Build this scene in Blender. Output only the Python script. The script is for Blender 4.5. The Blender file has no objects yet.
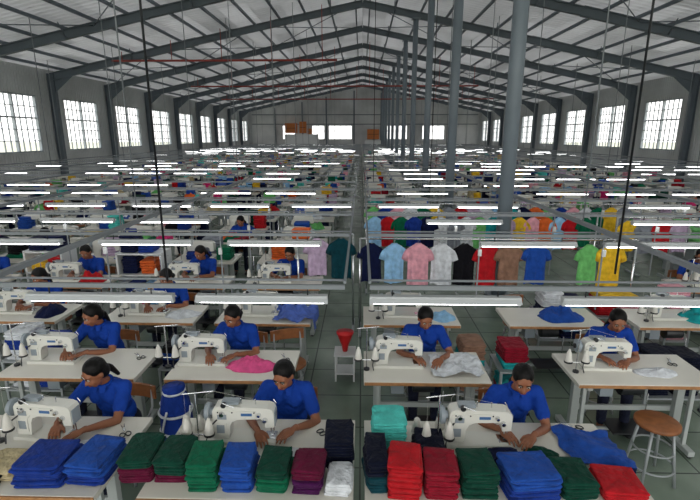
import bpy, bmesh, math, random
import numpy as np
from mathutils import Vector, Matrix, noise, Euler
random.seed(7)
R = random.Random(11)
scene = bpy.context.scene
COL = scene.collection

# ------------------------------------------------------------------ materials
def lin(h):
    h = h.lstrip('#')
    o = []
    for i in (0, 2, 4):
        c = int(h[i:i+2], 16) / 255
        o.append(c/12.92 if c <= 0.04045 else ((c+0.055)/1.055)**2.4)
    return (o[0], o[1], o[2], 1)

MATS = {}
def mat(name, hexc, rough=0.5, metal=0.0, var=0.0, vscale=8.0, bump=0.0, bscale=60.0, emis=0.0, sheen=0.0, spec=0.5, bdist=0.01):
    if name in MATS: return MATS[name]
    m = bpy.data.materials.new(name); m.use_nodes = True
    nt = m.node_tree; b = nt.nodes['Principled BSDF']
    c = lin(hexc)
    b.inputs['Base Color'].default_value = c
    b.inputs['Roughness'].default_value = rough
    b.inputs['Metallic'].default_value = metal
    b.inputs['Specular IOR Level'].default_value = spec
    if sheen: b.inputs['Sheen Weight'].default_value = sheen
    if emis:
        b.inputs['Emission Color'].default_value = c
        b.inputs['Emission Strength'].default_value = emis
    if var or bump:
        tc = nt.nodes.new('ShaderNodeTexCoord')
    if var:
        n = nt.nodes.new('ShaderNodeTexNoise'); n.inputs['Scale'].default_value = vscale
        n.inputs['Detail'].default_value = 5
        nt.links.new(tc.outputs['Object'], n.inputs['Vector'])
        r = nt.nodes.new('ShaderNodeValToRGB')
        r.color_ramp.elements[0].position = 0.3; r.color_ramp.elements[1].position = 0.7
        r.color_ramp.elements[0].color = tuple(x*(1-var) for x in c[:3]) + (1,)
        r.color_ramp.elements[1].color = tuple(min(1, x*(1+var)) for x in c[:3]) + (1,)
        nt.links.new(n.outputs['Fac'], r.inputs['Fac'])
        nt.links.new(r.outputs['Color'], b.inputs['Base Color'])
    if bump:
        n2 = nt.nodes.new('ShaderNodeTexNoise'); n2.inputs['Scale'].default_value = bscale
        nt.links.new(tc.outputs['Object'], n2.inputs['Vector'])
        bp = nt.nodes.new('ShaderNodeBump'); bp.inputs['Strength'].default_value = bump
        bp.inputs['Distance'].default_value = bdist
        nt.links.new(n2.outputs['Fac'], bp.inputs['Height'])
        nt.links.new(bp.outputs['Normal'], b.inputs['Normal'])
    MATS[name] = m
    return m

def fab(name, hexc): return mat('fabric_'+name, hexc, rough=0.85, var=0.22, vscale=12, bump=1.0, bscale=20, sheen=0.05, spec=0.1, bdist=.022)

F = {k: fab(k, v) for k, v in dict(
    royal='#1a3686', blue='#204a9c', navy='#10183a', darknavy='#0a1024', green='#0e6044', dkgreen='#0c3d30', maroon='#5a1230',
    purple='#431446', teal='#0d3b45', aqua='#4fbdb4', red='#b01c24', crimson='#861528', white='#cfd3d8', beige='#b9ab88',
    pink='#d45488', hotpink='#cf2f72', lilac='#b9a3bd', sky='#8fbce0', rose='#dd9fac', black='#131318', brown='#8a6a58',
    lime='#6cb66a', yellow='#dfb52f', orange='#d8652f', grey='#7f848d', turq='#1f989c', uniform='#10329c', trousers='#1b1f30',
    periwinkle='#4f68b4').items()}
F['uniform'] = mat('uniform_blue_knit', '#163c94', rough=.8, var=.15, vscale=8, bump=1.0, bscale=10, spec=.12, bdist=.045)
TOP = mat('white_laminate', '#d6d3c9', rough=0.32, var=0.04, vscale=3)
WOODEDGE = mat('wood_edge', '#a5764a', rough=0.5, var=0.2, vscale=20)
WOOD = mat('stool_wood', '#8a5530', rough=0.45, var=0.25, vscale=15)
STEEL = mat('frame_steel_grey', '#9aa0a2', rough=0.45, metal=0.3)
LEG = mat('table_leg_paint', '#a9afad', rough=0.45, metal=0.1)
DARK = mat('dark_plastic', '#1c1e22', rough=0.4)
CHROME = mat('chrome', '#d8dadc', rough=0.2, metal=1.0)
MACH = mat('machine_enamel', '#d4d4cc', rough=0.28, var=0.02)
MACHG = mat('machine_grey_panel', '#8b959c', rough=0.35)
MACHB = mat('machine_blue_label', '#3c6496', rough=0.4)
THREAD = mat('thread_cone_white', '#d8d6ce', rough=0.9, bump=0.5, bscale=200)
TUBE = mat('tube_glow', '#f8f8f8', rough=0.4, emis=8.0)
FIX = mat('light_housing', '#c0c4c6', rough=0.35)
BEAM = mat('tray_beam_grey', '#868c90', rough=0.5, metal=0.1)
FRAME = mat('portal_steel', '#606a72', rough=0.5, metal=0.0, var=0.08, vscale=1.5)
PURLIN = mat('purlin_steel', '#6b757e', rough=0.5, metal=0.0)
COLM = mat('column_paint', '#7a858e', rough=0.45, var=0.08, vscale=2)
REDP = mat('red_pipe', '#9e4038', rough=0.45)
WFRAME = mat('window_frame_paint', '#a9b2b8', rough=0.5)
SKIN = mat('skin_brown', '#8a573c', rough=0.5, var=0.08, vscale=10)
LIP = mat('lips', '#6a2c2a', rough=0.45)
EYEW = mat('eye_white', '#e6e0d6', rough=0.3)
EYED = mat('eye_dark', '#120c08', rough=0.2)
HAIR = mat('hair_black', '#060505', rough=0.5, bump=0.5, bscale=70, spec=0.2)
RED = mat('red_plastic', '#c4181c', rough=0.4)
WHITEP = mat('white_paint', '#cfd2d2', rough=0.45)
CARD = mat('cabinet_orange_brown', '#c4743c', rough=0.7)

# ------------------------------------------------------------------ mesh builder
class MB:
    def __init__(s):
        s.v = []; s.f = []; s.m = []; s.sm = []; s.mats = []; s.idx = {}
    def mi(s, m):
        k = m.name
        if k not in s.idx:
            s.idx[k] = len(s.mats); s.mats.append(m)
        return s.idx[k]
    def add(s, verts, faces, m, smooth=False, M=None):
        o = len(s.v)
        if M is not None: verts = [tuple(M @ Vector(v)) for v in verts]
        s.v.extend(verts)
        i = s.mi(m)
        for f in faces:
            s.f.append(tuple(a+o for a in f)); s.m.append(i); s.sm.append(smooth)
    def box(s, c, d, m, M=None):
        x, y, z = c; a, b, e = d[0]/2, d[1]/2, d[2]/2
        v = [(x-a, y-b, z-e), (x+a, y-b, z-e), (x+a, y+b, z-e), (x-a, y+b, z-e),
             (x-a, y-b, z+e), (x+a, y-b, z+e), (x+a, y+b, z+e), (x-a, y+b, z+e)]
        f = [(0, 3, 2, 1), (4, 5, 6, 7), (0, 1, 5, 4), (1, 2, 6, 5), (2, 3, 7, 6), (3, 0, 4, 7)]
        s.add(v, f, m, False, M)
    def loft(s, rings, m, smooth=True, cap=True, M=None):
        n = len(rings[0]); v = []; f = []
        for r in rings: v.extend([tuple(p) for p in r])
        for k in range(len(rings)-1):
            for i in range(n):
                j = (i+1) % n
                f.append((k*n+i, k*n+j, (k+1)*n+j, (k+1)*n+i))
        if cap:
            f.append(tuple(reversed(range(n))))
            f.append(tuple((len(rings)-1)*n+i for i in range(n)))
        s.add(v, f, m, smooth, M)
    def tube(s, pts, rad, m, n=8, smooth=True, cap=True, M=None):
        pts = [Vector(p) for p in pts]
        if not hasattr(rad, '__len__'): rad = [rad]*len(pts)
        rings = []
        for i, p in enumerate(pts):
            if i == 0: t = pts[1]-pts[0]
            elif i == len(pts)-1: t = pts[-1]-pts[-2]
            else: t = (pts[i+1]-pts[i]).normalized()+(pts[i]-pts[i-1]).normalized()
            t.normalize()
            up = Vector((0, 0, 1)) if abs(t.z) < 0.9 else Vector((1, 0, 0))
            a = t.cross(up).normalized(); b = a.cross(t).normalized()
            rings.append([p + (a*math.cos(2*math.pi*k/n) - b*math.sin(2*math.pi*k/n))*rad[i] for k in range(n)])
        s.loft(rings, m, smooth, cap, M)
    def cyl(s, p0, p1, r, m, n=12, r1=None, M=None, smooth=True):
        s.tube([p0, p1], [r, r if r1 is None else r1], m, n, smooth, True, M)
    def ell(s, c, r, m, n=14, k=9, Rm=None, M=None):
        c = Vector(c); rings = []; v = []; f = []
        for a in range(1, k):
            th = math.pi*a/k
            for b in range(n):
                ph = 2*math.pi*b/n
                q = Vector((r[0]*math.sin(th)*math.cos(ph), r[1]*math.sin(th)*math.sin(ph), r[2]*math.cos(th)))
                if Rm is not None: q = Rm @ q
                v.append(tuple(c+q))
        t = Vector((0, 0, r[2])); 
        if Rm is not None: t = Rm @ t
        v.append(tuple(c+t)); v.append(tuple(c-t))
        T = len(v)-2; B = len(v)-1
        for a in range(k-2):
            for b in range(n):
                d = (b+1) % n
                f.append((a*n+b, (a+1)*n+b, (a+1)*n+d, a*n+d))
        for b in range(n):
            d = (b+1) % n
            f.append((T, b, d)); f.append((B, (k-2)*n+d, (k-2)*n+b))
        s.add(v, f, m, True, M)
    def extr(s, prof, y0, y1, m, M=None):  # profile in XZ extruded along Y
        n = len(prof)
        v = [(x, y0, z) for x, z in prof] + [(x, y1, z) for x, z in prof]
        f = [tuple(range(n)), tuple(reversed(range(n, 2*n)))]
        for i in range(n):
            j = (i+1) % n
            f.append((j, i, n+i, n+j))
        s.add(v, f, m, False, M)
    def mesh(s, name):
        me = bpy.data.meshes.new(name)
        me.from_pydata([tuple(v) for v in s.v], [], s.f)
        for m in s.mats: me.materials.append(m)
        me.polygons.foreach_set('material_index', s.m)
        me.polygons.foreach_set('use_smooth', s.sm)
        me.update()
        return me
    def obj(s, name, loc=(0, 0, 0), rot=0, parent=None, bevel=0, seg=2):
        return mkobj(name, s.mesh(name+'_mesh'), loc, rot, parent, bevel, seg)

def mkobj(name, me, loc=(0, 0, 0), rot=0, parent=None, bevel=0, seg=2):
    o = bpy.data.objects.new(name, me); COL.objects.link(o)
    o.location = loc; o.rotation_euler = (0, 0, rot)
    if parent: o.parent = parent
    if bevel:
        b = o.modifiers.new('bevel', 'BEVEL'); b.width = bevel; b.segments = seg
        b.limit_method = 'ANGLE'; b.angle_limit = math.radians(35)
    return o

def empty(name, loc, rot=0):
    e = bpy.data.objects.new(name, None); COL.objects.link(e)
    e.location = loc; e.rotation_euler = (0, 0, rot); e.empty_display_size = 0.1
    return e

# ------------------------------------------------------------------ building shell
WL, WR, YF, YB = -15.6, 16.2, -7.0, 66.5
RID, SL = 9.25, 0.208
def rz(x): return RID - SL*abs(x)
FY = [8.2+5.3*k for k in range(-2, 11)]

def floor_mat():
    m = bpy.data.materials.new('floor_concrete'); m.use_nodes = True
    nt = m.node_tree; b = nt.nodes['Principled BSDF']
    tc = nt.nodes.new('ShaderNodeTexCoord')
    n = nt.nodes.new('ShaderNodeTexNoise'); n.inputs['Scale'].default_value = 1.6; n.inputs['Detail'].default_value = 8
    nt.links.new(tc.outputs['Object'], n.inputs['Vector'])
    r = nt.nodes.new('ShaderNodeValToRGB')
    r.color_ramp.elements[0].position = 0.3; r.color_ramp.elements[1].position = 0.72
    r.color_ramp.elements[0].color = lin('#5f6e62'); r.color_ramp.elements[1].color = lin('#859485')
    nt.links.new(n.outputs['Fac'], r.inputs['Fac'])
    br = nt.nodes.new('ShaderNodeTexBrick'); br.offset = 0
    br.inputs['Scale'].default_value = 1.0; br.inputs['Mortar Size'].default_value = 0.008
    br.inputs['Brick Width'].default_value = 0.6; br.inputs['Row Height'].default_value = 0.6
    br.inputs['Mortar'].default_value = lin('#444c46')
    nt.links.new(tc.outputs['Object'], br.inputs['Vector'])
    nt.links.new(r.outputs['Color'], br.inputs['Color1']); nt.links.new(r.outputs['Color'], br.inputs['Color2'])
    nt.links.new(br.outputs['Color'], b.inputs['Base Color'])
    b.inputs['Roughness'].default_value = 0.27
    return m
mb = MB(); mb.box((0.3, (YF+YB)/2, -0.1), (WR-WL+0.6, YB-YF+0.6, 0.2), floor_mat()); mb.obj('floor')
mb = MB(); mb.box((0, 30, -0.5), (400, 400, 0.2), mat('outdoor_ground', '#b9bca8', rough=0.9)); mb.obj('outdoor_ground')

def corr(name, hexc, axis, rough=0.45, metal=0.2, scale=18, strength=0.6, transl=0.0):
    m = bpy.data.materials.new(name); m.use_nodes = True
    nt = m.node_tree; b = nt.nodes['Principled BSDF']
    tc = nt.nodes.new('ShaderNodeTexCoord')
    w = nt.nodes.new('ShaderNodeTexWave'); w.wave_type = 'BANDS'; w.bands_direction = axis
    w.inputs['Scale'].default_value = scale/10
    nt.links.new(tc.outputs['Object'], w.inputs['Vector'])
    bp = nt.nodes.new('ShaderNodeBump'); bp.inputs['Strength'].default_value = strength; bp.inputs['Distance'].default_value = 0.04
    nt.links.new(w.outputs['Fac'], bp.inputs['Height']); nt.links.new(bp.outputs['Normal'], b.inputs['Normal'])
    n = nt.nodes.new('ShaderNodeTexNoise'); n.inputs['Scale'].default_value = 0.4; n.inputs['Detail'].default_value = 6
    nt.links.new(tc.outputs['Object'], n.inputs['Vector'])
    r = nt.nodes.new('ShaderNodeValToRGB'); c = lin(hexc)
    r.color_ramp.elements[0].position = 0.3; r.color_ramp.elements[1].position = 0.7
    r.color_ramp.elements[0].color = tuple(x*0.75 for x in c[:3])+(1,); r.color_ramp.elements[1].color = tuple(min(1, x*1.15) for x in c[:3])+(1,)
    nt.links.new(n.outputs['Fac'], r.inputs['Fac']); nt.links.new(r.outputs['Color'], b.inputs['Base Color'])
    b.inputs['Roughness'].default_value = rough; b.inputs['Metallic'].default_value = metal
    if transl:   # translucency added to brighten the roof and give fill light from above
        t = nt.nodes.new('ShaderNodeBsdfTranslucent'); t.inputs['Color'].default_value = (.88, .90, .93, 1)
        mx = nt.nodes.new('ShaderNodeMixShader')
        n3 = nt.nodes.new('ShaderNodeTexBrick'); n3.offset = .5
        n3.inputs['Brick Width'].default_value = 2.65; n3.inputs['Row Height'].default_value = 1.22
        n3.inputs['Scale'].default_value = 1; n3.inputs['Mortar Size'].default_value = .015
        n3.inputs['Color1'].default_value = (transl*.65,)*3+(1,); n3.inputs['Color2'].default_value = (transl*1.35,)*3+(1,); n3.inputs['Mortar'].default_value = (transl*.4,)*3+(1,)
        sp = nt.nodes.new('ShaderNodeSeparateXYZ'); cb = nt.nodes.new('ShaderNodeCombineXYZ')
        nt.links.new(tc.outputs['Object'], sp.inputs[0]); nt.links.new(sp.outputs['Y'], cb.inputs['X']); nt.links.new(sp.outputs['X'], cb.inputs['Y'])
        nt.links.new(cb.outputs[0], n3.inputs['Vector'])
        # vary the added translucency in bands along the corrugation ribs
        ml = nt.nodes.new('ShaderNodeMath'); ml.operation = 'MULTIPLY_ADD'; ml.inputs[1].default_value = .5; ml.inputs[2].default_value = .75
        nt.links.new(w.outputs['Fac'], ml.inputs[0])
        mm = nt.nodes.new('ShaderNodeMath'); mm.operation = 'MULTIPLY'
        nt.links.new(n3.outputs['Color'], mm.inputs[0]); nt.links.new(ml.outputs[0], mm.inputs[1])
        nt.links.new(mm.outputs[0], mx.inputs['Fac'])
        nt.links.new(b.outputs[0], mx.inputs[1]); nt.links.new(t.outputs[0], mx.inputs[2])
        nt.links.new(mx.outputs[0], nt.nodes['Material Output'].inputs['Surface'])
    return m
ROOF = corr('roof_sheet', '#d8dcde', 'Y', metal=0.0, transl=.095, scale=10)
WALLM = corr('wall_cladding_side', '#cccfcf', 'Y', metal=0.0)
WALLE = corr('wall_cladding_end', '#c4c6c6', 'X', metal=0.0)

mb = MB()
for X in (WL, WR):
    z = rz(X)
    v = [(0, YF, RID+.02), (X, YF, z+.02), (X, YB, z+.02), (0, YB, RID+.02)]
    mb.add(v, [(0, 1, 2, 3)], ROOF)
mb.obj('ceiling')

WZ0, WZ1 = 2.1, 4.75
def side_wall(X, name, sgn):
    mb = MB(); t = 0.2; xc = X + sgn*t/2; top = rz(X)+.02
    wins = []
    allb = [FY[0]-5.3]+FY
    for a in allb:
        b = a+5.3
        c = (a+b)/2
        y0, y1 = c-1.6, c+1.6
        if y1 > YB-0.3 or y0 < YF+0.2: continue
        wins.append((y0, y1))
    mb.box((xc, (YF+YB)/2, WZ0/2), (t, YB-YF, WZ0), WALLM)
    mb.box((xc, (YF+YB)/2, (WZ1+top)/2), (t, YB-YF, top-WZ1), WALLM)
    prev = YF
    for y0, y1 in wins+[(YB, YB)]:
        mb.box((xc, (prev+y0)/2, (WZ0+WZ1)/2), (t, y0-prev, WZ1-WZ0), WALLM)
        prev = y1
    mb.obj(name)
    wm = MB(); w = 3.2; h = WZ1-WZ0
    for zz in (0.03, h-0.03): wm.box((0, 0, zz), (0.14, w, 0.07), WFRAME)
    for yy in (-w/2+.03, w/2-.03, 0): wm.box((0, yy, h/2), (0.14, 0.08, h), WFRAME)
    for i in (-3, -2, -1, 1, 2, 3): wm.box((0, i*w/8, h/2), (0.05, 0.035, h), WFRAME)
    for i in range(1, 5): wm.box((0, 0, i*h/5), (0.06, w, 0.07 if i == 3 else 0.035), WFRAME)
    me = wm.mesh('window_mesh')
    global WN
    for y0, y1 in wins:
        mkobj('window_%d' % WN, me, (xc, (y0+y1)/2, WZ0)); WN += 1
WN = 1
side_wall(WL, 'wall_left', -1); side_wall(WR, 'wall_right', 1)

mb = MB(); yc = YB+0.1
wx = [(-11, -9.3), (-6.9, -5.2), (-4.6, -1.4), (3.4, 6.2), (8.3, 11.3)]
z0, z1 = 2.3, 4.2
mb.box((0.3, yc, z0/2), (WR-WL, .2, z0), WALLE)
prev = WL
for a, b in wx+[(WR, WR)]:
    mb.box(((prev+a)/2, yc, (z0+z1)/2), (a-prev, .2, z1-z0), WALLE); prev = b
mb.add([(WL, YB, z1), (WR, YB, z1), (WR, YB, rz(WR)+.02), (0, YB, RID+.02), (WL, YB, rz(WL)+.02),
        (WL, YB+.2, z1), (WR, YB+.2, z1), (WR, YB+.2, rz(WR)), (0, YB+.2, RID), (WL, YB+.2, rz(WL))],
       [(0, 1, 2, 3, 4), (9, 8, 7, 6, 5), (1, 0, 5, 6)], WALLE)
mb.obj('wall_back')
for a, b in wx:
    wm = MB(); w = b-a; h = z1-z0
    for zz in (.04, h-.04, h*.6): wm.box((0, 0, zz), (w, .1, .07), WFRAME)
    k = max(2, int(w/0.7))
    for i in range(k+1): wm.box((-w/2+i*w/k, 0, h/2), (.06, .1, h), WFRAME)
    wm.obj('window_%d' % WN, ((a+b)/2, yc, z0)); WN += 1
# gable posts on the end wall
mb = MB()
for x in (-12, -8.2, -4.9, -1.1, 2.6, 7.2, 11.9):
    mb.box((x, YB-.1, (rz(x)-.3)/2), (.18, .16, rz(x)-.3), FRAME)
for z in (4.35, 5.6): mb.box((.3, YB-.05, z), (31, .08, .1), FRAME)
mb.obj('gable_wall_posts')

def ibeam(mb, p0, p1, depth, width, m):
    p0 = Vector(p0); p1 = Vector(p1); d = (p1-p0); L = d.length; d.normalize()
    y = Vector((0, 1, 0)); n = d.cross(y).normalized()
    if n.z < 0: n = -n
    Mx = Matrix.Identity(4)
    for i, a in enumerate((d, y, n)):
        for j in range(3): Mx[j][i] = a[j]
    c = (p0+p1)/2
    for j in range(3): Mx[j][3] = c[j]
    mb.box((0, 0, 0), (L, .03, depth), m, Mx)
    mb.box((0, 0, depth/2), (L, width, .03), m, Mx)
    mb.box((0, 0, -depth/2), (L, width, .03), m, Mx)
fm = MB()
for X in (WL+.2, WR-.2):
    for q in (-.14, .14): fm.box((X+q, 0, rz(X)/2-.1), (.03, .22, rz(X)-.2), FRAME)
    fm.box((X, 0, rz(X)/2-.1), (.28, .04, rz(X)-.2), FRAME)
    sg = 1 if X > 0 else -1
    ibeam(fm, (X, 0, rz(X)-.36), (sg*8, 0, rz(8)-.30), .32, .18, FRAME)
    ibeam(fm, (sg*8, 0, rz(8)-.30), (0, 0, RID-.34), .28, .18, FRAME)
    fm.add([(X-sg*.1, -.02, rz(X)-1.1), (X-sg*.1, .02, rz(X)-1.1), (X-sg*1.1, -.02, rz(X)-.3), (X-sg*1.1, .02, rz(X)-.3), (X-sg*.1, -.02, rz(X)-.4), (X-sg*.1, .02, rz(X)-.4)],
           [(0, 2, 4), (1, 5, 3), (0, 1, 3, 2)], FRAME)
fme = fm.mesh('portal_frame_mesh')
for y in FY: mkobj('portal_frame', fme, (0, y, 0))

mb = MB()
for sg, X in ((-1, WL), (1, WR)):
    x = 0.35
    while x < abs(X)-.1:
        mb.box((sg*x, (YF+YB)/2, rz(x)-.05), (.07, YB-YF-.1, .12), PURLIN); x += 1.22
mb.obj('roof_purlins')
mb = MB()
for i in range(len(FY)-1):
    y0, y1 = FY[i], FY[i+1]
    for sg in (-1, 1):
        if i % 2 == 1:
            for xa in (0.3, 5.2, 10.1):
                a = (sg*xa, y0, rz(xa)-.25); b = (sg*(xa+4.9), y1, rz(xa+4.9)-.25)
                mb.cyl(a, b, .02, PURLIN, 5); mb.cyl((sg*xa, y1, rz(xa)-.25), (sg*(xa+4.9), y0, rz(xa+4.9)-.25), .02, PURLIN, 5)
        for xa in (1.5, 6.3, 11.2):
            mb.cyl((sg*xa, y0, rz(xa)-.48), (sg*xa*.97, y0+1.0, rz(xa)-.12), .022, PURLIN, 5)
            mb.cyl((sg*xa, y0, rz(xa)-.48), (sg*xa*.97, y0-1.0, rz(xa)-.12), .022, PURLIN, 5)
mb.obj('roof_bracing')
mb = MB()
for (x0, x1, y, z) in ((-12, -1.2, 23.6, 6.35), (-12, 8, 34.2, 6.2), (-13, 12, 44.9, 6.1)):
    mb.cyl((x0, y, z), (x1, y, z), .05, REDP, 8)
    x = x0+.5
    while x < x1: mb.cyl((x, y, z), (x, y, rz(x)-.1), .018, REDP, 6); x += 2.4
mb.obj('sprinkler_pipe')

CX = 2.52
for y in FY[2:]:
    cm = MB(); h = rz(CX)-.5
    cm.cyl((0, 0, .02), (0, 0, h), .125, COLM, 20)
    cm.box((0, 0, .03), (.4, .4, .05), COLM)
    cm.box((0, 0, h), (.4, .4, .04), COLM)
    cm.obj('steel_column', (CX, y, 0))

mb = MB()
for x, z, w, h in ((-9.6, 3.8, 1.6, 1.3), (-8.0, 3.9, .9, 1.5), (-7.1, 3.3, .5, .9), (1.5, 3.0, 1.6, 1.3)):
    mb.box((x, YB-1.35, z), (w, .6, h), CARD)
    mb.box((x, YB-1.66, z), (w*.9, .02, .05), DARK)
mb.box((-8.2, YB-1.4, 1.5), (4.5, .7, 3.0), WHITEP); mb.box((1.5, YB-1.4, 1.1), (2.2, .7, 2.2), WHITEP)
mb.obj('storage_mezzanine')

# ------------------------------------------------------------------ overhead grid & tube lights
ZB = 1.72
LR = [3.55, 5.55, 7.05, 8.7, 10.4]
y = 12.1
while y < 64: LR.append(y); y += 1.9
LX = [-14.2, -11.2, -8.7, -6.0, -3.05, -.13, .07, 2.95, 5.9, 8.8, 11.7, 14.5]
mb = MB()
for X in LX:
    w_ = .022 if abs(X) < .3 else .06
    mb.box((X, 33.8, ZB+.04), (w_, 60.5, min(w_, .045)), BEAM)
mb.obj('overhead_cable_tray')
mb = MB()
for X in LX:
    if abs(X) < .3 or X in (-8.7, 8.8): continue
    for Y in [6.2+5.3*k for k in range(0, 10)]:
        mb.cyl((X, Y, ZB+.07), (X, Y, rz(X)-.14), .010 if Y < 15 else .014, BEAM, 5)
for X, Y in ((-1.58, 3.6), (2.18, 3.9), (1.35, 9.3), (.3, 12)):
    mb.cyl((X, Y, ZB+.02), (X, Y, rz(X)-.1), .009, DARK, 6)
mb.obj('suspension_rods')

def tubelight(mb, x, y, L, near, th=.03):
    if near:
        mb.extr([(-L/2, .0), (L/2, .0), (L/2, .03), (-L/2, .03)], -.03, .03, FIX, Matrix.Translation((x, y, ZB-.10)))
        for s in (-1, 1):
            mb.box((x+s*(L/2-.01), y, ZB-.115), (.025, .04, .05), FIX)
            mb.cyl((x+s*L*.35, y, ZB-.08), (x+s*L*.35, y, ZB+.0), .006, DARK, 6)
        for s in (-1, 1):
            mb.add([(x-L/2, y+s*.03, ZB-.085), (x+L/2, y+s*.03, ZB-.085), (x+L/2, y+s*.065, ZB-.115), (x-L/2, y+s*.065, ZB-.115)], [(0, 1, 2, 3)], FIX)
        mb.cyl((x-L/2+.03, y, ZB-.128), (x+L/2-.03, y, ZB-.128), .015, TUBE, 10)
    else:
        mb.box((x, y, ZB-.07), (L, .05, .02), FIX)
        mb.box((x, y, ZB-.09), (L-.04, th, th*.8), TUBE)
lights_front = [(-2.12, 1.2), (-.8, 1.06), (.67, 1.2), (2.2, 1.2), (-3.6, 1.2), (3.7, 1.2)]
bm_ = MB()
for i, Y in enumerate(LR):
    for a, b in zip([-14.2, .07], [-.13, 14.5]):
        bm_.box(((a+b)/2, Y, ZB), (b-a, .03, .035), BEAM)
        if i < 5: bm_.box(((a+b)/2, Y+.12, ZB+.02), (b-a, .015, .015), BEAM)
bm_.obj('lighting_cross_rail')
for x, L in lights_front:
    m2 = MB(); tubelight(m2, 0, 0, L, True); m2.obj('hanging_tube_light', (x, LR[0], 0))
for i, Y in enumerate(LR[1:]):
    m2 = MB()
    x = -13.6+(i % 3)*.2
    while x < 14.2:
        if R.random() < (.9 if i < 4 else .62) and abs(x+.05) > .65:
            tubelight(m2, x+R.uniform(-.06, .06), 0, 1.15, i < 3, .022)
        x += 1.5 if i % 2 else 1.56
    m2.obj('hanging_tube_light_row', (0, Y, 0))

# ------------------------------------------------------------------ cloth helpers
def slab(mb, c, w, d, h, m, rng, rot=0, n=24, soft=True):
    cx, cy, z = c
    rot = rot+rng.uniform(-.06, .06)
    ox, oy = rng.uniform(-.008, .008), rng.uniform(-.008, .008)
    sx, sy = 1+rng.uniform(-.045, .045), 1+rng.uniform(-.045, .045)
    ph = rng.uniform(0, 6); tl = rng.uniform(-.03, .03)
    def ring(s, zz, k=0):
        o = []
        for i in range(n):
            t = 2*math.pi*i/n
            ct, st = math.cos(t), math.sin(t)
            e = 0.2
            x = math.copysign(abs(ct)**e, ct)*w/2*s*sx; y = math.copysign(abs(st)**e, st)*d/2*s*sy
            if soft: x += .004*math.sin(3*t+ph); y += .004*math.cos(4*t+ph)
            xr = x*math.cos(rot)-y*math.sin(rot); yr = x*math.sin(rot)+y*math.cos(rot)
            zq = zz+(k*(.5*math.sin(2*t+ph)) if soft else 0)
            if soft: zq += tl*x*min(1, (c[2]+.0)*8)*.5+.002*math.sin(5*t+ph)
            o.append((cx+ox+xr, cy+oy+yr, max(zq, 0.0) if c[2] < .2 and soft else zq))
        return o
    mb.loft([ring(.88, z), ring(.98, z+h*.15), ring(1.0, z+h*.5), ring(.98, z+h*.85), ring(.92, z+h), ring(.72, z+h*1.05, h*.15), ring(.35, z+h*1.1, h*.3)], m, True)

def stack(mb, cx, cy, z, w, d, h, mats, rng, lay=.02, rot=0, n=24):
    if not isinstance(mats, (list, tuple)): mats = [mats]
    k = max(1, int(round(h/lay))); hh = h/k
    for i in range(k):
        slab(mb, (cx, cy, z+i*hh), w, d, hh*.97, mats[min(len(mats)-1, int(i*len(mats)/k))], rng, rot, n)
    return z+h

def mound(mb, cx, cy, z, rx, ry, h, m, seed=0, n=36, k=10):
    v = []; f = []
    for a in range(k+1):
        r = a/k
        for b in range(n):
            t = 2*math.pi*b/n
            e = 1+.3*noise.noise(Vector((math.cos(t)*1.6+seed, math.sin(t)*1.6, seed)))
            x = r*e*rx*math.cos(t); y = r*e*ry*math.sin(t)
            zz = h*(1-r**2.2)*(0.75+.6*noise.noise(Vector((x*9+seed, y*9, seed*2)))) + .8*h*(1-r)*abs(noise.noise(Vector((x*22, y*22, seed))))
            if a == k: zz = 0
            v.append((cx+x, cy+y, z+max(.002 if a < k else 0, zz)))
    for a in range(k):
        for b in range(n):
            d = (b+1) % n
            f.append((a*n+b, (a+1)*n+b, (a+1)*n+d, a*n+d))
    f.append(tuple(k*n+b for b in reversed(range(n))))
    mb.add(v, f, m, True)

def drape(mb, x0, x1, y0, y1, zt, m, seed=1, edgex=None, edgey=None, amp=.02, nx=44, ny=44):
    v = []; f = []
    for j in range(ny+1):
        for i in range(nx+1):
            u, w = i/nx, j/ny
            x = x0+(x1-x0)*u+.05*noise.noise(Vector((w*3, seed, 0))); y = y0+(y1-y0)*w+.05*noise.noise(Vector((u*3, seed, 5)))
            q = abs(noise.noise(Vector((x*5+seed, y*2.5+x*2, seed)))); q2 = abs(noise.noise(Vector((x*13, y*9+seed, 0))))
            z = zt+.006+amp*(q*2.2+.7*q2)
            if edgex is not None and x > edgex:
                dd = x-edgex; z -= dd*1.0; x = edgex+.02+.02*abs(math.sin(y*25))+dd*.1
            if edgey is not None and y < edgey:
                dd = edgey-y; z -= dd*1.0; y = edgey-.02-.02*abs(math.sin(x*25))-dd*.1
            v.append((x, y, z))
    for j in range(ny):
        for i in range(nx):
            a = j*(nx+1)+i
            f.append((a, a+1, a+nx+2, a+nx+1))
    mb.add(v, f, m, True)

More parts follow.
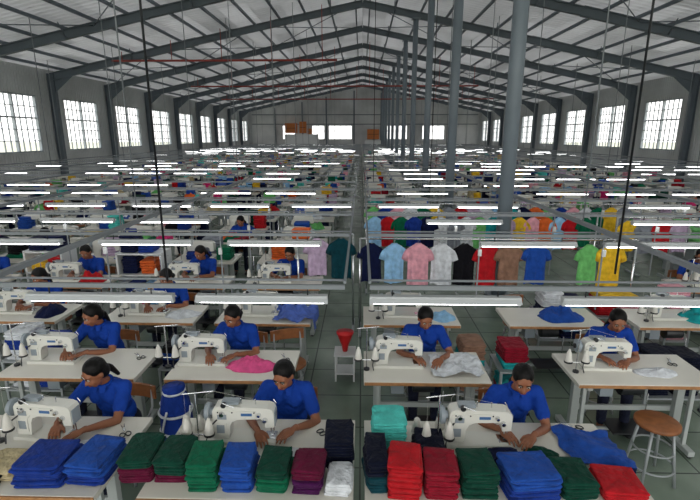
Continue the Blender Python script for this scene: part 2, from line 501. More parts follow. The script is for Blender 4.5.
# ------------------------------------------------------------------ furniture
TZ = .76
def table_mesh(w, d, full=True, wood=False):
    mb = MB()
    mb.box((0, 0, TZ-.02), (w, d, .04), TOP)
    if wood: mb.box((0, -d/2-.008, TZ-.021), (w, .016, .038), WOODEDGE)
    else: mb.box((0, -d/2-.004, TZ-.021), (w-.01, .008, .03), WOODEDGE)
    for s in (-1, 1):
        x = s*(w/2-.13)
        mb.box((x, 0, TZ-.065), (.05, d*.86, .05), LEG)
        mb.box((x, .0, .4), (.07, .06, .66), LEG)
        mb.box((x, -.16, .4), (.035, .035, .66), LEG)
        mb.box((x, 0, .05), (.06, d*.95, .05), LEG)
        for q in (-1, 1): mb.cyl((x, q*d*.43, .0), (x, q*d*.43, .03), .02, DARK, 8)
    mb.box((0, .05, .32), (w-.26, .03, .05), LEG)
    mb.box((.08, .03, .12), (.42, .26, .015), DARK)
    mb.cyl((.2, .0, .13), (.2, .0, .5), .007, CHROME, 6)
    mb.box((.08, .03, .10), (w-.3, .03, .025), LEG)
    mb.cyl((-.1, -.02, .58), (.1, -.02, .58), .075, DARK, 14)
    mb.box((-.25, .0, .6), (.12, .2, .16), MACHG)
    mb.box((.3, 0, .68), (.3, .3, .07), MACHG)
    return mb.mesh('sewing_table_mesh')

PROF = [(-.235, .03), (-.235, .27), (-.215, .30), (-.17, .312), (.06, .302), (.19, .298), (.225, .285), (.238, .26), (.238, .135), (.17, .13), (.162, .18),
        (.14, .205), (-.04, .198), (-.085, .18), (-.105, .14), (-.115, .03)]
def machine_mesh():
    mb = MB()
    mb.extr([(-.25, 0), (.25, 0), (.25, .028), (-.25, .028)], -.09, .09, MACH)
    mb.box((.2, 0, .03), (.09, .10, .006), CHROME)
    mb.extr(PROF, -.055, .055, MACH)
    mb.extr([(-.222, .06), (-.13, .06), (-.13, .17), (-.10, .21), (.10, .215), (.10, .275), (-.20, .28), (-.222, .26)], -.062, .062, MACH)
    mb.box((.03, -.0635, .247), (.085, .004, .022), MACHB)
    mb.box((.03, .0635, .247), (.085, .004, .022), MACHB)
    mb.box((-.175, -.063, .12), (.06, .004, .07), MACHG)
    mb.box((-.16, -.064, .225), (.07, .004, .04), MACHG)
    mb.box((.24, 0, .2), (.012, .085, .12), MACHG)
    for x in (-.19, -.08, .09):
        mb.cyl((x, -.062, .265), (x, -.067, .265), .006, DARK, 8)
    mb.tube([(-.24, 0, .235), (-.262, 0, .235), (-.265, 0, .235), (-.295, 0, .235), (-.305, 0, .235)], [.03, .03, .068, .07, .055], MACHG, 20)
    mb.cyl((-.30, 0, .235), (-.318, 0, .235), .025, DARK, 12)
    mb.cyl((.205, 0, .14), (.205, 0, .07), .007, CHROME, 8); mb.cyl((.205, 0, .07), (.205, 0, .034), .002, CHROME, 5)
    mb.cyl((.225, 0, .14), (.225, 0, .05), .006, CHROME, 8); mb.box((.212, .01, .043), (.025, .05, .008), CHROME)
    for x, z, r in ((.17, .2, .022), (.125, .245, .018), (-.16, .25, .025)):
        for s in (-1, 1): mb.cyl((x, s*.055, z), (x, s*.082, z), r, CHROME, 12, r*.7)
    mb.tube([(.215, .058, .22), (.235, .075, .27), (.215, .075, .30)], .004, CHROME, 6)
    mb.cyl((-.02, 0, .305), (-.02, 0, .35), .006, CHROME, 6); mb.cyl((.09, 0, .3), (.09, 0, .345), .005, CHROME, 6)
    mb.box((-.1, 0, .325), (.13, .06, .03), MACHG)
    mb.tube([(-.14, -.05, .32), (-.14, -.09, .36), (-.05, -.1, .33)], .004, CHROME, 6)
    mb.cyl((-.14, -.05, .33), (-.14, -.08, .33), .02, DARK, 12)
    mb.tube([(-.2, -.06, .2), (-.25, -.11, .16), (-.27, -.13, .06), (-.26, -.15, .006)], .006, DARK, 6)
    px, py = -.33, -.12
    mb.cyl((px, py, 0), (px, py, .46), .006, CHROME, 8)
    mb.cyl((px, py, 0), (px, py, .02), .03, DARK, 12)
    mb.tube([(px-.10, py, .11), (px+.10, py, .11)], .006, CHROME, 6)
    mb.tube([(px-.10, py, .45), (px+.12, py+.05, .45)], .004, CHROME, 6)
    for s in (-1, 1):
        x = px+s*.085
        mb.cyl((x, py, .108), (x, py, .118), .042, DARK, 14)
        mb.tube([(x, py, .12), (x, py, .125), (x, py, .22), (x, py, .235), (x, py, .25)], [.028, .038, .022, .014, .01], THREAD, 16)
        mb.tube([(x, py, .25), (x, py, .45), (px+.12, py+.05, .45), (.09, 0, .34)], .0012, THREAD, 4)
    return mb.mesh('sewing_machine_mesh')
ME_MACH = machine_mesh()

def stool_mesh(back):
    mb = MB(); r = .175; H = .45 if back else .55
    mb.tube([(0, 0, H-.035), (0, 0, H-.03), (0, 0, H-.008), (0, 0, H)], [r*.94, r, r, r*.93], WOOD, 28)
    for k in range(4):
        a = math.pi/4+k*math.pi/2
        mb.tube([(r*.7*math.cos(a), r*.7*math.sin(a), H-.035), (r*1.12*math.cos(a), r*1.12*math.sin(a), 0)], .013, STEEL, 8)
    for zz in (.14, .30):
        q = r*(.7+.42*(H-zz)/H)
        pts = [(q*math.cos(2*math.pi*i/24), q*math.sin(2*math.pi*i/24), zz) for i in range(25)]
        mb.tube(pts, .008, STEEL, 6)
    if back:
        for s in (-1, 1): mb.tube([(s*.13, .1, H-.02), (s*.15, .2, H+.1), (s*.15, .22, H+.30)], .011, STEEL, 8)
        rings = []
        for i in range(9):
            x = -.19+.38*i/8; y = .235-.03*(x/.19)**2*1.0
            rings.append([(x, y-.01, H+.18), (x, y+.012, H+.18), (x, y+.012, H+.30), (x, y-.01, H+.30)])
        mb.loft(rings, WOOD, False)
    return mb.mesh('stool_mesh')
ME_CHAIR = stool_mesh(True); ME_STOOL = stool_mesh(False)

# ------------------------------------------------------------------ people
def capsule(mb, p0, p1, r0, r1, m):
    p0 = Vector(p0); p1 = Vector(p1)
    mb.cyl(p0, p1, r0, m, 16, r1)
    mb.ell(p0, (r0,)*3, m, 16, 10); mb.ell(p1, (r1,)*3, m, 16, 10)

def voxel_body(name, prims, voxel, it, parent=None):
    mb = MB(); mats = []
    for p in prims:
        if p[0] == 'c': capsule(mb, p[1], p[2], p[3], p[4], p[5])
        else: mb.ell(p[1], p[2], p[4], 18, 12, p[3])
        if p[-1] not in mats: mats.append(p[-1])
    o = mb.obj(name+'_src')
    rm = o.modifiers.new('r', 'REMESH'); rm.mode = 'VOXEL'; rm.voxel_size = voxel; rm.use_smooth_shade = True
    sm = o.modifiers.new('s', 'SMOOTH'); sm.factor = .5; sm.iterations = it
    dg = bpy.context.evaluated_depsgraph_get(); dg.update()
    me = bpy.data.meshes.new_from_object(o.evaluated_get(dg))
    bpy.data.objects.remove(o)
    n = len(me.polygons)
    C = np.empty(n*3); me.polygons.foreach_get('center', C); C = C.reshape(-1, 3)
    best = np.full(n, 1e9); idx = np.zeros(n, dtype=np.int32)
    for p in prims:
        if p[0] == 'c':
            a = np.array(p[1]); b = np.array(p[2]); ab = b-a
            t = np.clip(((C-a) @ ab)/max(1e-9, ab @ ab), 0, 1)
            d = np.linalg.norm(C-(a+t[:, None]*ab), axis=1)-(p[3]+(p[4]-p[3])*t)
        else:
            q = C-np.array(p[1])
            if p[3] is not None: q = q @ np.array(p[3])
            d = (np.linalg.norm(q/np.array(p[2]), axis=1)-1)*min(p[2])
        k = mats.index(p[-1]); s = d < best
        best[s] = d[s]; idx[s] = k
    me.materials.clear()
    for m in mats: me.materials.append(m)
    me.polygons.foreach_set('material_index', idx)
    me.polygons.foreach_set('use_smooth', [True]*n)
    me.update(); me.name = name
    return me

def build_worker(yaw=0, pitch=35, lean=0.0, hL=(-.10, -.50), hR=(.13, -.47), hair='bun', twist=0, vox=.011):
    """seated, facing -Y, seat at z=.45. returns list of (partname, mesh)."""
    U = F['uniform']; T = F['trousers']
    P = []
    RX = lambda a: Matrix.Rotation(math.radians(a), 3, 'X')
    e = lambda c, r, m, Rm=None: P.append(('e', c, r, Rm, m))
    c = lambda a, b, r0, r1, m: P.append(('c', a, b, r0, r1, m))
    e((0, .02, .555), (.165, .135, .11), T)
    for s in (-1, 1):
        c((s*.085, -.02, .545), (s*.11, -.40, .53), .082, .062, T)
        c((s*.11, -.40, .53), (s*.11, -.42, .12), .06, .045, T)
        c((s*.11, -.42, .10), (s*.11, -.41, .06), .032, .034, SKIN)
        e((s*.11, -.475, .035), (.04, .11, .032), DARK)
    ly = -lean
    e((0, .0, .66), (.145, .11, .12), U, RX(-8))
    e((0, -.05+ly*.5, .78), (.145, .108, .13), U, RX(12))
    e((0, -.085+ly*.8, .89), (.165, .105, .11), U, RX(25))
    sh = Vector((0, -.12+ly, .965))
    c((-.135, sh.y+.01, sh.z-.018), (.135, sh.y+.01, sh.z-.018), .055, .055, U)
    for s in (-1, 1): e((s*.07, -.15+ly*.8, .86), (.06, .05, .06), U)
    c(sh+Vector((0, .01, 0)), sh+Vector((0, -.045, .065)), .050, .044, SKIN)
    hc = sh+Vector((0, -.105, .150))
    HR = (Matrix.Rotation(math.radians(yaw), 3, 'Z') @ RX(pitch))
    S = .93
    def hp(x, y, z): return tuple(hc+HR @ (Vector((x, y, z))*S))
    def he(cc, r, m): P.append(('e', hp(*cc), tuple(q*S for q in r), HR, m))
    he((0, .012, .022), (.076, .094, .092), SKIN)
    he((0, -.028, -.04), (.058, .062, .07), SKIN)
    he((0, -.052, -.092), (.026, .024, .022), SKIN)
    for s in (-1, 1):
        he((s*.036, -.062, -.03), (.024, .022, .022), SKIN)
        he((s*.078, .008, -.012), (.010, .02, .03), SKIN)
    P.append(('c', hp(0, -.086, .0), hp(0, -.106, -.034), .008, .013, SKIN))
    P.append(('c', hp(-.016, -.092, -.038), hp(.016, -.092, -.038), .008, .008, SKIN))
    P.append(('c', hp(-.05, -.076, .028), hp(.05, -.076, .028), .009, .009, SKIN))
    P.append(('c', hp(0, .02, -.05), tuple(sh+Vector((0, -.02, .03))), .042, .048, SKIN))
    hands = []
    for s, (hx, hy) in ((-1, hL), (1, hR)):
        a = Vector((s*.155, sh.y+.01, sh.z-.02)); w = Vector((hx, hy, .82))
        l1, l2 = .27, .245
        d = w-a; D = min(d.length, (l1+l2)*.985)
        dn = d.normalized(); w = a+dn*D
        al = (l1*l1-l2*l2+D*D)/(2*D); hh = math.sqrt(max(0, l1*l1-al*al))
        pole = Vector((s*.75, .25, -.7)); pole = (pole-dn*pole.dot(dn)).normalized()
        el = a+dn*al+pole*hh
        mid = a.lerp(el, .62)
        c(tuple(a), tuple(mid), .058, .056, U)
        c(tuple(mid), tuple(el), .038, .034, SKIN)
        c(tuple(el), tuple(el.lerp(w, .4)), .034, .032, SKIN)
        c(tuple(el.lerp(w, .4)), tuple(w), .032, .022, SKIN)
        fwd = (w-el); fwd.z *= .3; fwd.normalize(); fwd = (fwd+Vector((0, 0, -.22))).normalized()
        side = fwd.cross(Vector((0, 0, 1))).normalized(); up = side.cross(fwd).normalized()
        hands.append((s, w, fwd, side, up))
    body = voxel_body('body', P, vox, 3)
    H = []
    for s, w, f, sd, up in hands:
        Rm = Matrix((sd, f, up)).transposed()
        H.append(('c', tuple(w-f*.02), tuple(w+f*.02), .022, .021, SKIN))
        H.append(('e', tuple(w+f*.05), (.038, .048, .016), Rm, SKIN))
        inn = -s
        sg = 1 if (sd.x*inn) > 0 else -1
        for i, (off, L) in enumerate(((.030, .068), (.011, .078), (-.009, .072), (-.028, .056))):
            b = w+f*(.086-.006*abs(i-1.2))+sd*(off*sg)
            ff = (f+sd*(off*sg*3.5)).normalized()
            m1 = b+ff*(L*.45)+up*.006; m2 = m1+ff*(L*.32)-up*.010; m3 = m2+ff*(L*.2)-up*.016
            H.append(('c', tuple(b-f*.015), tuple(m1), .0092, .0086, SKIN))
            H.append(('c', tuple(m1), tuple(m2), .0086, .008, SKIN))
            H.append(('c', tuple(m2), tuple(m3), .008, .007, SKIN))
        t0 = w+f*.025+sd*(.026*sg); t1 = t0+f*.03+sd*(.026*sg)-up*.006; t2 = t1+f*.03+sd*(.006*sg)-up*.01
        H.append(('c', tuple(t0), tuple(t1), .013, .011, SKIN)); H.append(('c', tuple(t1), tuple(t2), .0105, .0085, SKIN))
    hm = voxel_body('hands', H, .0048, 2)
    G = []
    def ge(cc, r): G.append(('e', hp(*cc), tuple(q*S for q in r), HR, HAIR))
    ge((0, .024, .036), (.085, .097, .091)); ge((0, .05, -.02), (.078, .070, .075))
    if hair == 'bun': ge((0, .118, -.055), (.04, .034, .04))
    elif hair == 'plait':
        q = [hp(0, .105, -.06), tuple(sh+Vector((.0, .11, .02))), tuple(sh+Vector((.01, .15, -.12))), (0.01, .14+ly*.4, .70)]
        G.append(('c', q[0], q[1], .032, .03, HAIR)); G.append(('c', q[1], q[2], .03, .026, HAIR)); G.append(('c', q[2], q[3], .026, .014, HAIR))
    else:
        ge((0, .11, -.05), (.032, .03, .03)); G.append(('c', hp(0, .12, -.07), hp(.02, .13, -.16), .026, .016, HAIR))
    hair_m = voxel_body('hair', G, .009, 2)
    fm = MB()
    for s in (-1, 1):
        fm.ell(hp(s*.031, -.080, .004), (.0135, .008, .0075), EYEW, 10, 6, HR)
        fm.ell(hp(s*.031, -.0865, .003), (.006, .003, .006), EYED, 8, 6, HR)
        fm.tube([hp(s*.014, -.091, .024), hp(s*.032, -.0915, .031), hp(s*.05, -.080, .024)], [.002, .0035, .002], HAIR, 6)
        fm.tube([hp(s*.016, -.0875, .010), hp(s*.031, -.091, .0145), hp(s*.047, -.081, .009)], .0022, HAIR, 5)
    fm.ell(hp(0, -.089, -.060), (.022, .008, .0045), LIP, 10, 6, HR)
    fm.ell(hp(0, -.087, -.068), (.018, .008, .005), LIP, 10, 6, HR)
    pts = []
    cen = sh+Vector((0, -.018, .045)); n = 18
    for i in range(n+1):
        a = 2*math.pi*i/n
        pts.append(cen+Vector((.062*math.sin(a), .056*math.cos(a), .018*math.cos(a)-.012)))
    fm.tube(pts, .013, U, 8)
    for s in (-1, 1):
        b = cen+Vector((s*.028, -.055, -.025))
        fm.add([tuple(b+Vector((-s*.024, -.012, -.005))), tuple(b+Vector((s*.028, .01, .012))), tuple(b+Vector((s*.026, -.022, -.04))), tuple(b+Vector((-s*.006, -.034, -.045)))], [(0, 1, 2, 3)], U)
    fmm = fm.mesh('face_and_collar')
    return [('body', body), ('hands', hm), ('hair', hair_m), ('face_and_collar', fmm)]

WPOS = []
def place_worker(parts, x, y, rot=0):
    e = empty('sewing_worker', (x, y, 0), rot); WPOS.append((x, y))
    for n, me in parts: mkobj(n, me, parent=e)
    mkobj('stool', ME_CHAIR, (0, .03, 0), parent=e)
    return e
W = [build_worker(yaw=-24, pitch=26, hL=(-.16, -.48), hR=(.08, -.52), hair='pony'),
     build_worker(yaw=-14, pitch=24, hL=(-.14, -.50), hR=(.12, -.46), hair='bun'),
     build_worker(yaw=-8, pitch=22, lean=.02, hL=(-.2, -.44), hR=(.02, -.50), hair='plait'),
     build_worker(yaw=-30, pitch=22, hL=(-.16, -.46), hR=(.05, -.46), hair='plait'),
     build_worker(yaw=10, pitch=26, hL=(-.12, -.47), hR=(.14, -.50), hair='bun')]
place_worker(W[0], -2.03, 3.45, -.12)
place_worker(W[1], -.58, 3.45, -.05)
place_worker(W[2], 1.22, 3.45, 0)
place_worker(W[3], -2.72, 4.62, -.1)
place_worker(W[1], -1.27, 4.62, -.15)
place_worker(W[4], .66, 4.62, -.05)
place_worker(W[2], 2.56, 4.62, -.08)
ROWY = [7.75+1.36*k for k in range(42)]
for i, (x, y) in enumerate(((-2.5, 5.92), (-4.2, 5.92), (-2.5, 7.22), (-1.1, 7.22), (-4.3, 7.22), (-5.9, 7.22), (5.2, 7.22),
                            (-2.6, ROWY[1]+.87), (-5.9, ROWY[0]+.87), (6.9, ROWY[0]+.87), (-9.1, ROWY[1]+.87), (-4.3, ROWY[2]+.87))):
    place_worker(W[(i*2+1) % 5], x, y, R.uniform(-.15, .1))

# ------------------------------------------------------------------ near workstations
def near_table(x0, x1, y0, y1, wood=False):
    return mkobj('sewing_table', table_mesh(x1-x0, y1-y0, wood=wood), ((x0+x1)/2, (y0+y1)/2, 0), bevel=.006)
def machine(x, y, rot=0):
    o = mkobj('sewing_machine', ME_MACH, (x, y, TZ), rot, bevel=.009, seg=3); o.scale = (.92, .92, .92); return o
near_table(-3.3, -1.62, 2.36, 3.19, True); near_table(-1.36, -.04, 2.36, 3.19, True); near_table(.03, 1.78, 2.36, 3.19, True)
machine(-2.27, 2.95, -.08); machine(-.83, 2.95, .0); machine(.84, 2.95, 0)
near_table(-3.35, -2.05, 3.77, 4.38); near_table(-1.78, -.62, 3.77, 4.38); near_table(.03, 1.17, 3.77, 4.38); near_table(1.93, 3.17, 3.77, 4.38)
machine(-2.98, 4.1); machine(-1.52, 4.1); machine(.36, 4.1); machine(2.3, 4.1)
for x0 in (-4.75, -3.1, -1.72, .03, 1.72, 3.2, 4.8):
    near_table(x0, x0+1.13, 5.07, 5.66)
    if x0 not in (1.72,): machine(x0+.48, 5.36)
for x0 in (-6.5, -4.9, -3.1, -1.72, 4.6, 6.2):
    near_table(x0, x0+1.13, 6.37, 6.96); machine(x0+.45, 6.66)

rs = random.Random(5)
S_ = [(-2.02, 2.56, .30, .30, .15, [F['royal']], 'blue'), (-1.72, 2.60, .25, .32, .14, [F['royal'], F['blue']], 'blue'),
      (-1.43, 2.62, .21, .30, .16, [F['maroon'], F['maroon'], F['dkgreen']], 'maroon'), (-1.20, 2.62, .21, .28, .16, [F['maroon'], F['dkgreen'], F['dkgreen']], 'green'),
      (-.985, 2.55, .19, .26, .19, [F['green']], 'green'), (-.765, 2.54, .19, .25, .18, [F['blue']], 'blue'),
      (-.54, 2.53, .19, .25, .17, [F['green'], F['dkgreen']], 'green'), (-.32, 2.53, .18, .24, .16, [F['purple'], F['maroon']], 'purple'),
      (-.13, 2.50, .16, .22, .09, [F['white']], 'white'), (-.14, 2.78, .19, .28, .19, [F['darknavy']], 'navy'),
      (.10, 2.58, .13, .30, .22, [F['teal'], F['darknavy']], 'teal'), (.20, 2.93, .23, .24, .22, [F['aqua']], 'aqua'),
      (.28, 2.50, .20, .24, .23, [F['red']], 'red'), (.47, 2.80, .20, .26, .13, [F['darknavy']], 'navy'), (.50, 2.50, .20, .24, .20, [F['crimson'], F['crimson']], 'crimson'),
      (.73, 2.51, .22, .25, .19, [F['dkgreen']], 'green'), (.97, 2.73, .18, .13, .08, [F['navy']], 'navy'), (1.04, 2.50, .32, .26, .17, [F['royal'], F['blue']], 'blue'),
      (1.33, 2.53, .22, .26, .11, [F['dkgreen']], 'green'), (1.60, 2.52, .27, .26, .07, [F['red']], 'red'),
      (-2.33, 2.60, .25, .25, .06, [F['beige']], 'beige'), (-2.42, 2.42, .3, .10, .05, [F['black']], 'black')]
for x, y, w, d, h, ms, nm in S_:
    m2 = MB(); stack(m2, 0, 0, 0, w, d, h, ms, rs, lay=.0185, rot=rs.uniform(-.09, .09), n=40)
    m2.obj('%s_folded_shirt_stack' % nm, (x, y, TZ))
m2 = MB(); drape(m2, 1.42, 2.0, 2.68, 3.1, TZ, F['blue'], 3, edgex=1.78, amp=.035); m2.obj('blue_fabric_drape')
m2 = MB(); mound(m2, 1.24, 2.82, TZ, .12, .09, .045, F['dkgreen'], 2); m2.obj('green_garment_being_sewn')
m2 = MB(); mound(m2, -.5, 2.78, TZ, .14, .07, .02, F['white'], 4); m2.obj('white_garment_being_sewn')
m2 = MB(); mound(m2, -1.92, 2.83, TZ, .2, .07, .03, F['white'], 5); m2.obj('white_garment_being_sewn')
m2 = MB(); mound(m2, -1.02, 4.02, TZ, .27, .12, .09, F['pink'], 7); m2.obj('pink_garment_being_sewn')
m2 = MB(); drape(m2, .66, 1.12, 3.85, 4.25, TZ, F['white'], 9, amp=.045); m2.obj('white_garment_being_sewn')
m2 = MB(); mound(m2, 2.75, 4.0, TZ, .2, .1, .04, F['white'], 11); m2.obj('white_garment_being_sewn')
m2 = MB(); drape(m2, -1.05, -.45, 5.1, 5.6, TZ, F['periwinkle'], 4, edgex=-.59, amp=.05); m2.obj('blue_fabric_drape')
m2 = MB(); mound(m2, 2.4, 5.35, TZ, .28, .2, .14, F['blue'], 12); m2.obj('blue_garment_pile')
m2 = MB(); mound(m2, -5.9, 6.6, TZ, .25, .2, .2, F['hotpink'], 13); m2.obj('pink_garment_pile')
m2 = MB(); mound(m2, -4.05, 6.6, TZ, .2, .2, .16, F['red'], 14); m2.obj('red_garment_pile')
m2 = MB(); mound(m2, 4.05, 5.35, TZ, .22, .2, .12, F['turq'], 15); m2.obj('teal_garment_pile')
m2 = MB(); mound(m2, -3.85, 5.36, TZ, .16, .2, .1, F['navy'], 16); m2.obj('navy_garment_pile')
m2 = MB(); mound(m2, -2.2, 5.32, TZ, .2, .16, .05, F['white'], 17); m2.obj('white_garment_pile')
m2 = MB(); mound(m2, .98, 5.32, TZ, .16, .16, .07, F['sky'], 18); m2.obj('light_blue_garment_pile')

m2 = MB()
for x, y in ((-2.74, 2.75), (-2.68, 2.65), (-1.26, 2.87), (-1.20, 3.05), (-1.30, 3.05), (.42, 3.06), (.60, 3.12)):
    m2.tube([(x, y, TZ), (x, y, TZ+.006), (x, y, TZ+.10), (x, y, TZ+.115)], [.038, .04, .022, .01], THREAD, 16)
m2.obj('thread_cones')
def scissors(x, y, rot):
    m2 = MB()
    for s in (-1, 1):
        m2.tube([(0, 0, .006), (s*.012, .10, .006)], [.006, .002], CHROME, 6)
        m2.tube([(-s*.02+.018*math.cos(a), -.045+.028*math.sin(a), .006) for a in [k*math.pi/6 for k in range(13)]], .004, DARK, 6)
    m2.obj('scissors', (x, y, TZ), rot)
scissors(-1.75, 3.0, .6); scissors(-.25, 3.05, -.9); scissors(1.6, 3.14, 1.0); scissors(-.75, 4.2, .4); scissors(3.0, 4.2, -.3); scissors(-2.2, 4.2, .8)

mkobj('round_stool', ME_STOOL, (2.52, 3.56, 0))
mkobj('round_stool', ME_STOOL, (-2.9, 3.46, 0)); mkobj('wooden_stool', ME_CHAIR, (-.78, 4.72, 0), .3)
mkobj('wooden_stool', ME_CHAIR, (2.1, 5.95, 0), .2)
m2 = MB()
rings = []
for zz, r in ((0, .11), (.02, .12), (.2, .13), (.4, .125), (.5, .11), (.55, .08), (.58, .09)):
    rings.append([(r*math.cos(2*math.pi*i/28)*(1+.04*math.sin(i*1.9)), r*math.sin(2*math.pi*i/28)*(1+.04*math.sin(i*1.9)), zz) for i in range(28)])
m2.loft(rings, F['royal'])
for k in range(4):
    pts = []
    for i in range(13):
        a = k*math.pi/2+i*.12; zz = .04+.42*i/12; pts.append((.134*math.cos(a), .134*math.sin(a), zz))
    m2.tube(pts, .010, F['white'], 5)
for zz in (.3, .42): m2.tube([(.132*math.cos(2*math.pi*i/20), .132*math.sin(2*math.pi*i/20), zz) for i in range(21)], .009, F['white'], 5)
m2.tube([(.085*math.cos(2*math.pi*i/20), .085*math.sin(2*math.pi*i/20), .55) for i in range(21)], .008, F['white'], 5)
o = m2.obj('blue_drawstring_bag', (-1.60, 3.56, 0)); o.scale = (1.05, 1.05, 1.4)
m2 = MB()
for sx in (-1, 1):
    for sy in (-1, 1): m2.box((sx*.11, sy*.11, .17), (.02, .02, .34), WHITEP)
m2.box((0, 0, .34), (.26, .26, .02), WHITEP); m2.box((0, 0, .1), (.24, .24, .015), WHITEP)
m2.tube([(0, 0, .35), (0, 0, .42), (0, 0, .58), (0, 0, .60)], [.03, .04, .10, .105], RED, 20)
m2.obj('red_hopper_stand', (-.19, 5.22, 0))

def trolley(x, y, cols, h0=.5, n=2, name='garment_trolley'):
    m2 = MB(); w = .3*n+.04; d = .42
    for sx in (-1, 1):
        for sy in (-1, 1):
            m2.box((sx*(w/2-.015), sy*(d/2-.015), h0/2+.02), (.025, .025, h0-.04), STEEL)
            m2.cyl((sx*(w/2-.015), sy*(d/2-.015)-.012, .025), (sx*(w/2-.015), sy*(d/2-.015)+.012, .025), .025, DARK, 10)
    m2.box((0, 0, h0), (w, d, .02), STEEL); m2.box((0, 0, .16), (w, d, .02), STEEL)
    for i in range(n):
        cx = -w/2+.17+i*.3
        c = rs.choice(cols); c2 = rs.choice(cols); c3 = rs.choice(cols)
        stack(m2, cx, 0, h0+.01, .26, .34, rs.uniform(.2, .32), [F[c], F[c2], F[c3]], rs, .028, n=20)
        stack(m2, cx, 0, .17, .26, .34, rs.uniform(.12, .24), [F[c3], F[c]], rs, .028, n=20)
    m2.obj(name, (x, y, 0))
trolley(1.62, 4.65, ['teal', 'crimson', 'brown', 'turq'], .5, 1)
trolley(1.22, 4.8, ['turq', 'brown', 'navy'], .45, 1)
trolley(3.35, 4.75, ['navy', 'blue', 'darknavy'], .4, 2)
trolley(-2.05, 4.8, ['navy', 'blue', 'black'], .4, 1)
trolley(-3.6, 4.75, ['royal', 'navy', 'white'], .5, 2)
trolley(2.75, 6.2, ['white', 'sky', 'navy'], .5, 2); trolley(3.5, 6.2, ['red', 'yellow', 'rose'], .5, 2)
trolley(4.3, 6.2, ['rose', 'lilac', 'navy'], .6, 1); trolley(5.0, 4.7, ['royal', 'turq', 'dkgreen'], .5, 2)
trolley(-5.4, 5.3, ['grey', 'navy', 'hotpink'], .5, 2)
trolley(5.3, 6.1, ['lime', 'royal', 'orange'], .5, 2)

def shelf(x, y, rot, w=1.0, H=1.25, n=3):
    m2 = MB(); d = .4
    for sx in (-1, 1):
        m2.box((sx*w/2, 0, H/2), (.03, d, H), WHITEP)
    for k in range(n+1): m2.box((0, 0, .05+k*(H-.07)/n), (w, d, .025), WHITEP)
    for k in range(n+1):
        cx = -w/2+.17
        while cx < w/2-.1:
            c = rs.choice(['royal', 'white', 'hotpink', 'red', 'turq', 'navy', 'yellow', 'sky', 'green', 'orange', 'rose'])
            stack(m2, cx, 0, .065+k*(H-.07)/n, .24, .32, rs.uniform(.12, .28), [F[c]], rs, .04, n=16); cx += .28
    m2.obj('fabric_shelf', (x, y, 0), rot)
shelf(-3.5, 7.2, 0, .7, 1.1); shelf(-6.95, 7.3, 0, .9); shelf(-6.9, 5.6, 0, 1.4, 1.0, 2); shelf(-8.3, 6.6, 0, 1.4, 1.2, 3)
shelf(6.7, 5.4, 0, 1.2, 1.0, 2); shelf(6.2, 7.35, 0, 1.0, 1.2); shelf(8.2, 6.6, 0, 1.4, 1.2); shelf(-5.1, 7.3, 0, .6, 1.1)

# ------------------------------------------------------------------ hanging shirts
def shirt(mb, x, y, zt, s, m, rng, rot=0, mhook=CHROME):
    M = Matrix.Translation((x, y, zt)) @ Matrix.Rotation(rot, 4, 'Z') @ Matrix.Diagonal((s*.86, s, s, 1))
    ph = rng.uniform(0, 6); ph2 = rng.uniform(0, 6); n = 36; rings = []
    for z, hw, th in ((-.68, .205, .05), (-.66, .21, .052), (-.5, .203, .05), (-.35, .2, .052), (-.2, .2, .052), (-.1, .2, .045), (-.045, .185, .035), (-.01, .13, .028), (.02, .075, .024), (.028, .06, .02)):
        r = []
        for i in range(n):
            t = 2*math.pi*i/n
            a = min(1, -z*1.8) if z < 0 else 0
            fold = 1+(.55*math.sin(6*t+ph+z*3)+.25*math.sin(11*t+ph2))*a
            r.append((hw*math.cos(t)*(1+.03*a*math.sin(ph+z*9)), th*math.sin(t)*fold, z+.012*a*math.sin(3*t+ph)))
        rings.append(r)
    mb.loft(rings, m, True, True, M)
    for sg in (-1, 1):
        pts = [(sg*.15, 0, -.065), (sg*.2, 0, -.11), (sg*.235, 0, -.17), (sg*.262, 0, -.25)]
        rr = []
        for (px, py, pz), q in zip(pts, (.05, .058, .06, .062)):
            ring = []
            dx, dz = sg*.38, -.92
            for i in range(12):
                t = 2*math.pi*i/12
                ring.append((px+q*math.cos(t)*-dz*sg*1.0, .028*math.sin(t), pz+q*math.cos(t)*dx*sg))
            rr.append(ring)
        mb.loft(rr, m, True, True, M)
    mb.tube([(.06*math.cos(a), .025*math.sin(a), .028) for a in [k*math.pi/6 for k in range(13)]], .007, m, 6, M=M)
    mb.tube([(0, 0, .02), (0, 0, .07), (.02, 0, .09), (.0, 0, .11), (-.015, 0, .10)], .003, mhook, 5, M=M)
    mb.tube([(-.17, 0, -.03), (0, 0, .035), (.17, 0, -.03)], .006, mhook, 5, M=M)

def rack(x0, x1, y, zr, items, s=.88, name='shirt_rack'):
    e = empty(name, (0, 0, 0)); fr = MB()
    for x in (x0, x1):
        fr.cyl((x, y, .03), (x, y, zr), .016, CHROME, 10); fr.box((x, y, .03), (.04, .5, .03), STEEL)
    fr.cyl((x0, y, zr), (x1, y, zr), .014, CHROME, 10)
    fr.obj('rail_frame', parent=e)
    rng = random.Random(int(y*10))
    for x, c in items:
        m2 = MB(); shirt(m2, 0, 0, 0, s*rng.uniform(.94, 1.04), F[c], rng, rng.uniform(-.25, .25)); m2.obj('hanging_shirt', (x, y, zr-.11*s), parent=e)
rack(-.95, -.12, 6.75, 1.48, [(-.66, 'lilac'), (-.30, 'teal')], .84)
rack(-.02, 3.95, 6.62, 1.44, [(.15, 'navy'), (.48, 'sky'), (.83, 'rose'), (1.17, 'white'), (1.5, 'black'), (1.83, 'red'), (2.15, 'brown'), (2.54, 'blue'),
                             (3.28, 'lime'), (3.6, 'yellow')], .86)
pal = ['white', 'lime', 'yellow', 'sky', 'royal', 'grey', 'turq', 'rose', 'red', 'navy', 'white', 'lilac', 'orange', 'green']
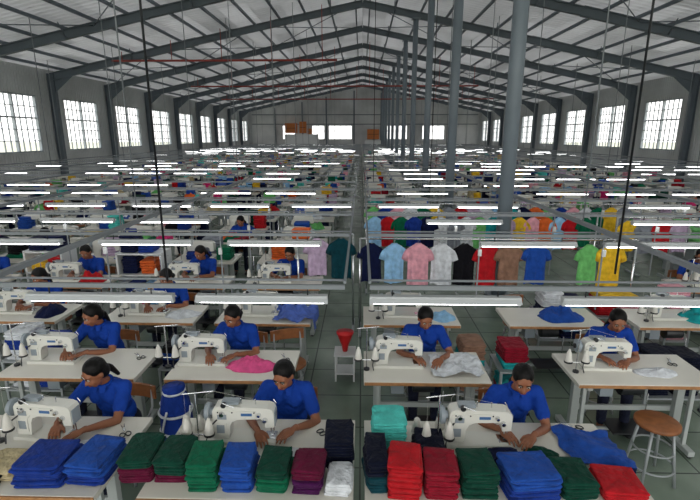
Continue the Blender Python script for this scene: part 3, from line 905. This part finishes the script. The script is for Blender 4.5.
rack(.1, 4.3, 8.5, 1.5, [(.25+i*.24, pal[(i*5+3) % len(pal)]) for i in range(17)], .8)
rack(.1, 5.8, 9.75, 1.5, [(.25+i*.26, pal[(i*3+1) % len(pal)]) for i in range(21)], .8)
rack(4.5, 5.75, 8.2, 1.5, [(4.7+i*.3, pal[(i*3+2) % len(pal)]) for i in range(4)], .8)

# ------------------------------------------------------------------ far rows (joined per row)
palc = ['royal', 'blue', 'navy', 'white', 'aqua', 'turq', 'red', 'hotpink', 'green', 'lime', 'yellow', 'orange', 'sky', 'lilac', 'dkgreen', 'crimson', 'rose', 'grey', 'black', 'royal', 'navy', 'blue', 'periwinkle', 'beige']
cols = [-14.4, -12.9, -11.3, -9.8, -8.2, -6.6, -5.0, -3.3, -1.8, .08, 1.2, 3.1, 4.7, 6.2, 7.9, 9.5, 11.1, 12.8]
for Y in ROWY:
    m2 = MB()
    for x0 in cols:
        if Y < 10.6 and 0 < x0 < 5.9: continue
        if R.random() < .05: continue
        w = 1.08; xc = x0+w/2
        m2.box((xc, .3, TZ-.02), (w, .6, .04), TOP)
        for s in (-1, 1):
            m2.box((xc+s*.43, .3, .37), (.06, .05, .7), LEG); m2.box((xc+s*.43, .3, .03), (.05, .55, .05), LEG)
        if R.random() < .8:
            m2.extr(PROF, -.06, .06, MACH, Matrix.Translation((xc-.1, .3, TZ)))
            m2.box((xc-.1, .3, TZ+.015), (.5, .18, .03), MACH)
            m2.cyl((xc-.36, .3, TZ+.235), (xc-.40, .3, TZ+.235), .06, MACHG, 8)
            m2.cyl((xc-.42, .15, TZ), (xc-.42, .15, TZ+.45), .008, CHROME, 4)
            for s in (-1, 1): m2.cyl((xc-.42+s*.08, .15, TZ+.1), (xc-.42+s*.08, .15, TZ+.24), .04, THREAD, 8, .015)
        for _ in range(R.choice((1, 1, 2, 3, 3, 4))):
            c = F[R.choice(palc)]
            if R.random() < .65:
                k = R.randint(2, 7); px = xc+R.uniform(-.38, .38); py = .3+R.uniform(-.12, .12)
                for j in range(k): slab(m2, (px, py, TZ+j*.045), .26, .3, .043, c, R, 0, 12, False)
            else: mound(m2, xc+R.uniform(-.2, .26), .3, TZ, .24, .18, R.uniform(.06, .22), c, R.uniform(0, 50), 14, 4)
        px = xc+R.uniform(-.25, .25)
        if any(abs(px-a) < .7 and abs(Y+.9-b) < .4 for a, b in WPOS): continue
        if R.random() < (.75 if Y < 22 else .5):
            c = F[R.choice(palc)]; hh = R.uniform(.5, 1.0)
            m2.box((px, .95, hh/2), (.4, .35, hh), R.choice((WHITEP, STEEL, F['navy'])))
            for j in range(R.randint(2, 6)): slab(m2, (px, .95, hh+j*.06), .34, .3, .055, c, R, 0, 12, False)
        elif R.random() < .6:
            m2.cyl((px, .85, .42), (px, .85, .45), .17, WOOD, 10); m2.cyl((px, .85, 0), (px, .85, .42), .03, STEEL, 6)
    m2.obj('sewing_workstation_row', (0, Y, 0))

m2 = MB()
for Yd in (5.55, 7.05, 8.7):
    for X in (-6.2, -4.65, -3.2, -1.75, 1.45, 2.95, 4.5, 6.0):
        if Yd == 7.05 and X in (-3.2, 6.0): continue
        m2.box((X, Yd+.06, 1.24), (.015, .015, .95), BEAM)
        m2.box((X, Yd+.03, 1.5), (.04, .03, .08), WHITEP)
m2.obj('power_drop_conduits')

# ------------------------------------------------------------------ world, camera
w = bpy.data.worlds.new('World'); scene.world = w; w.use_nodes = True
bg = w.node_tree.nodes['Background']; bg.inputs['Color'].default_value = (1.0, .985, .965, 1); bg.inputs['Strength'].default_value = 2.35

cam = bpy.data.cameras.new('camera'); co = bpy.data.objects.new('camera', cam); COL.objects.link(co)
cam.lens = 24; cam.sensor_width = 36; cam.clip_end = 500
co.location = (0, 0, 2.9); co.rotation_euler = (math.radians(90-13.84), 0, math.radians(1.43))
scene.camera = co
scene.view_settings.view_transform = 'Standard'
scene.view_settings.look = 'None'
print('verts', sum(len(m.vertices) for m in bpy.data.meshes))
